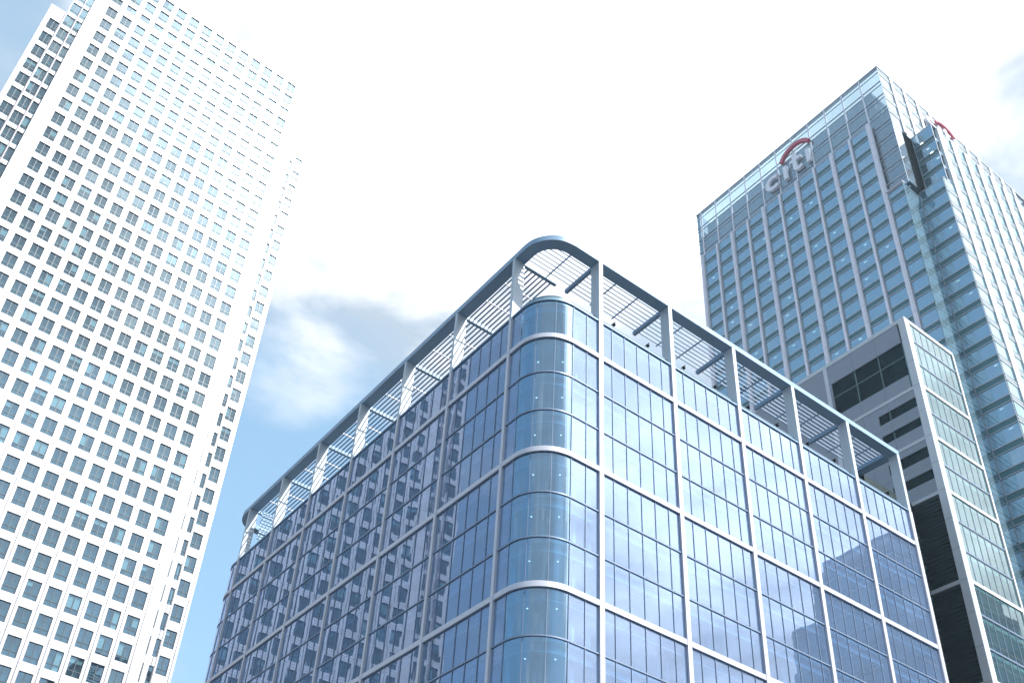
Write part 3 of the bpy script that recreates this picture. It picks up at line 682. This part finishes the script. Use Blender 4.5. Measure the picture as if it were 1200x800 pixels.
c = MB(); c.box(X0 - 0.08, X0 + 0.3, 12.8, 13.4, 74.3, 101.4, 'stone2'); qbuild(c, 'pilaster')
for z in (90.2, 82.2, 74.1, 62.1, 50.0, 38.0, 26.0, 14.0):
    c = MB(); c.box(X0 - 0.07, X0 + 0.3, 1.2, 13.4 if z > 74.5 else 4.75, z - 0.22, z + 0.22, 'stone2'); qbuild(c, 'floor_band')
for (y0, y1, z0, z1) in openings:
    c = MB(); c.quad((X0 + 0.2, y1, z0), (X0 + 0.2, y0, z0), (X0 + 0.2, y0, z1), (X0 + 0.2, y1, z1), 'bglass'); o = qbuild(c, 'window')
    f = MB()
    if z1 - z0 > 3:
        for y in (5.1, 8.8): f.box(X0 + 0.1, X0 + 0.22, y - 0.08, y + 0.08, z0, z1, 'gframe')
        f.box(X0 + 0.11, X0 + 0.22, y0, y1, 95.7, 95.86, 'gframe')
    else: f.box(X0 + 0.1, X0 + 0.22, 5.02, 5.18, z0, z1, 'gframe')
    qbuild(f, 'frame', o)
for z1, z0 in ((73.88, 62.32), (61.88, 50.22), (49.78, 38.22), (37.78, 26.22), (25.78, 14.22), (13.78, 0)):
    c = MB(); n = int((z1 - z0) / 0.5); c.box(X0 + 0.2, X0 + 0.3, 1.2, 4.75, z0, z1, 'louvre')
    for k in range(n): c.box(X0 + 0.03, X0 + 0.19, 1.2, 4.75, z0 + k * (z1 - z0) / n, z0 + k * (z1 - z0) / n + 0.3, 'louvre')
    qbuild(c, 'louvre_panel')
c = MB(); c.box(51.0, X0 + 0.25, 4.8, Y1 - 1, 0, 74.3, 'louvre')
for k in range(18): c.box(51.0, X0, 4.7, 4.8, k * 4.02 + 1, k * 4.02 + 1.2, 'gframe')
qbuild(c, 'link_wall')
c = MB(); c.box(X0 + 0.3, X1 - 0.3, Y0 + 0.6, Y1 - 0.3, 101.2, 101.38, 'roof'); qbuild(c, 'roof')
c = MB(); c.box(X0 + 2, X1 - 0.4, 5, Y1 - 0.5, 0, 101, 'core')
for k in range(1, 25): c.box(X0 + 0.4, X1 - 0.4, Y0 + 0.5, 5, zk(k) - 0.3, zk(k) + 0.1, 'ceiling')
qbuild(c, 'core')
# glazed end wall facing -y
ks = [0, 3, 5, 7, 10, 13, 16, 19, 22, 25]
for a, b in zip(ks, ks[1:]):
    z1, z0 = (101.3 if a == 0 else zk(a) - 0.22), max(0, zk(b) + 0.22)
    c = MB(); c.quad((X0 + 0.5, Y0 + 0.08, z0), (X1 - 0.3, Y0 + 0.08, z0), (X1 - 0.3, Y0 + 0.08, z1), (X0 + 0.5, Y0 + 0.08, z1), 'pglass'); o = qbuild(c, 'glazing_bay')
    f = MB()
    for k in range(1, 7): x = X0 + 0.5 + 10.0 * k / 7; f.box(x - 0.035, x + 0.035, Y0 + 0.04, Y0 + 0.14, z0, z1, 'mullion')
    for k in range(a + 1, b):
        f.box(X0 + 0.5, X1 - 0.3, Y0, Y0 + 0.14, zk(k) - 0.11, zk(k) + 0.11, 'mullion')
    qbuild(f, 'mullions', o)
    if b < 25: c = MB(); c.box(X0 + 0.5, X1 - 0.3, Y0 - 0.05, Y0 + 0.2, zk(b) - 0.22, zk(b) + 0.22, 'pier'); qbuild(c, 'floor_band')
for a, b in ((X0 + 0.503, X0 + 0.85), (X1 - 0.3, X1 + 0.02)):
    c = MB(); c.box(a, b, Y0 - 0.08, Y0 + 0.3, 0, 101.39, 'pier'); qbuild(c, 'edge_pier')

# ================================================================== tower across the street, seen mirrored in the right-hand front
R0 = (130.0, -50.0, 0.0)
mb_ = thing('office_tower', 'dark glass tower with a stepped louvred top, mirrored in glass', 'skyscraper', R0)
def rb(mb, name): return mb.build(name, mb_, R0)
for x0, x1, y0, y1, z1 in ((110, 150, -53, -37.4, 104.5), (111, 150, -56, -53, 106.0), (110, 150, -61.7, -56, 96.8)):
    c = MB(); c.box(x0 + 0.4, x1 - 0.4, y0 + 0.4, y1 - 0.4, 0, z1 - 0.2, 'cint'); rb(c, 'core')
    c = MB(); c.box(x0, x1, y0, y1, 0, z1, 'mglass'); rb(c, 'glazing')
    c = MB()
    for k in range(int(z1 // 4)): c.box(x0 - 0.06, x1 + 0.06, y0 - 0.06, y1 + 0.06, k * 4 + 3.3, k * 4 + 3.9, 'stone2')
    rb(c, 'floor_bands')
c = MB()
for k in range(44): c.box(110.2, 110.4, -52.8 + k * 0.35, -52.6 + k * 0.35, 104.5, 107.6, 'stone2')
for k in range(90): c.box(110.4 + k * 0.4, 110.62 + k * 0.4, -37.6, -37.45, 104.5, 107.6, 'stone2')
c.box(110.15, 149, -52.9, -52.7, 107.6, 108.2, 'stone2'); c.box(110.15, 149, -37.65, -37.4, 107.6, 108.2, 'stone2'); c.box(110.15, 110.45, -52.7, -37.65, 107.6, 108.2, 'stone2')
c.box(112, 149, -52, -39.5, 104.5, 107.5, 'stone'); rb(c, 'crown_louvres')

# ================================================================== thin haze volume added to lift dark tones and soften contrast
hz = bpy.data.materials.new('haze'); hz.use_nodes = True; ht = hz.node_tree; ht.nodes.clear()
ho = N(ht, 'ShaderNodeOutputMaterial'); hv = N(ht, 'ShaderNodeVolumePrincipled'); ht.links.new(hv.outputs[0], ho.inputs['Volume'])
hv.inputs['Color'].default_value = (0.66, 0.86, 1.0, 1); hv.inputs['Density'].default_value = 0.0002; hv.inputs['Anisotropy'].default_value = 0.2
c = MB(); c.box(-2600, 2600, -2600, 2600, -1.0, 215.0, 'ground'); o = c.build('haze'); o.data.materials.clear(); o.data.materials.append(hz); o['kind'] = 'stuff'
cy.volume_bounces = 0
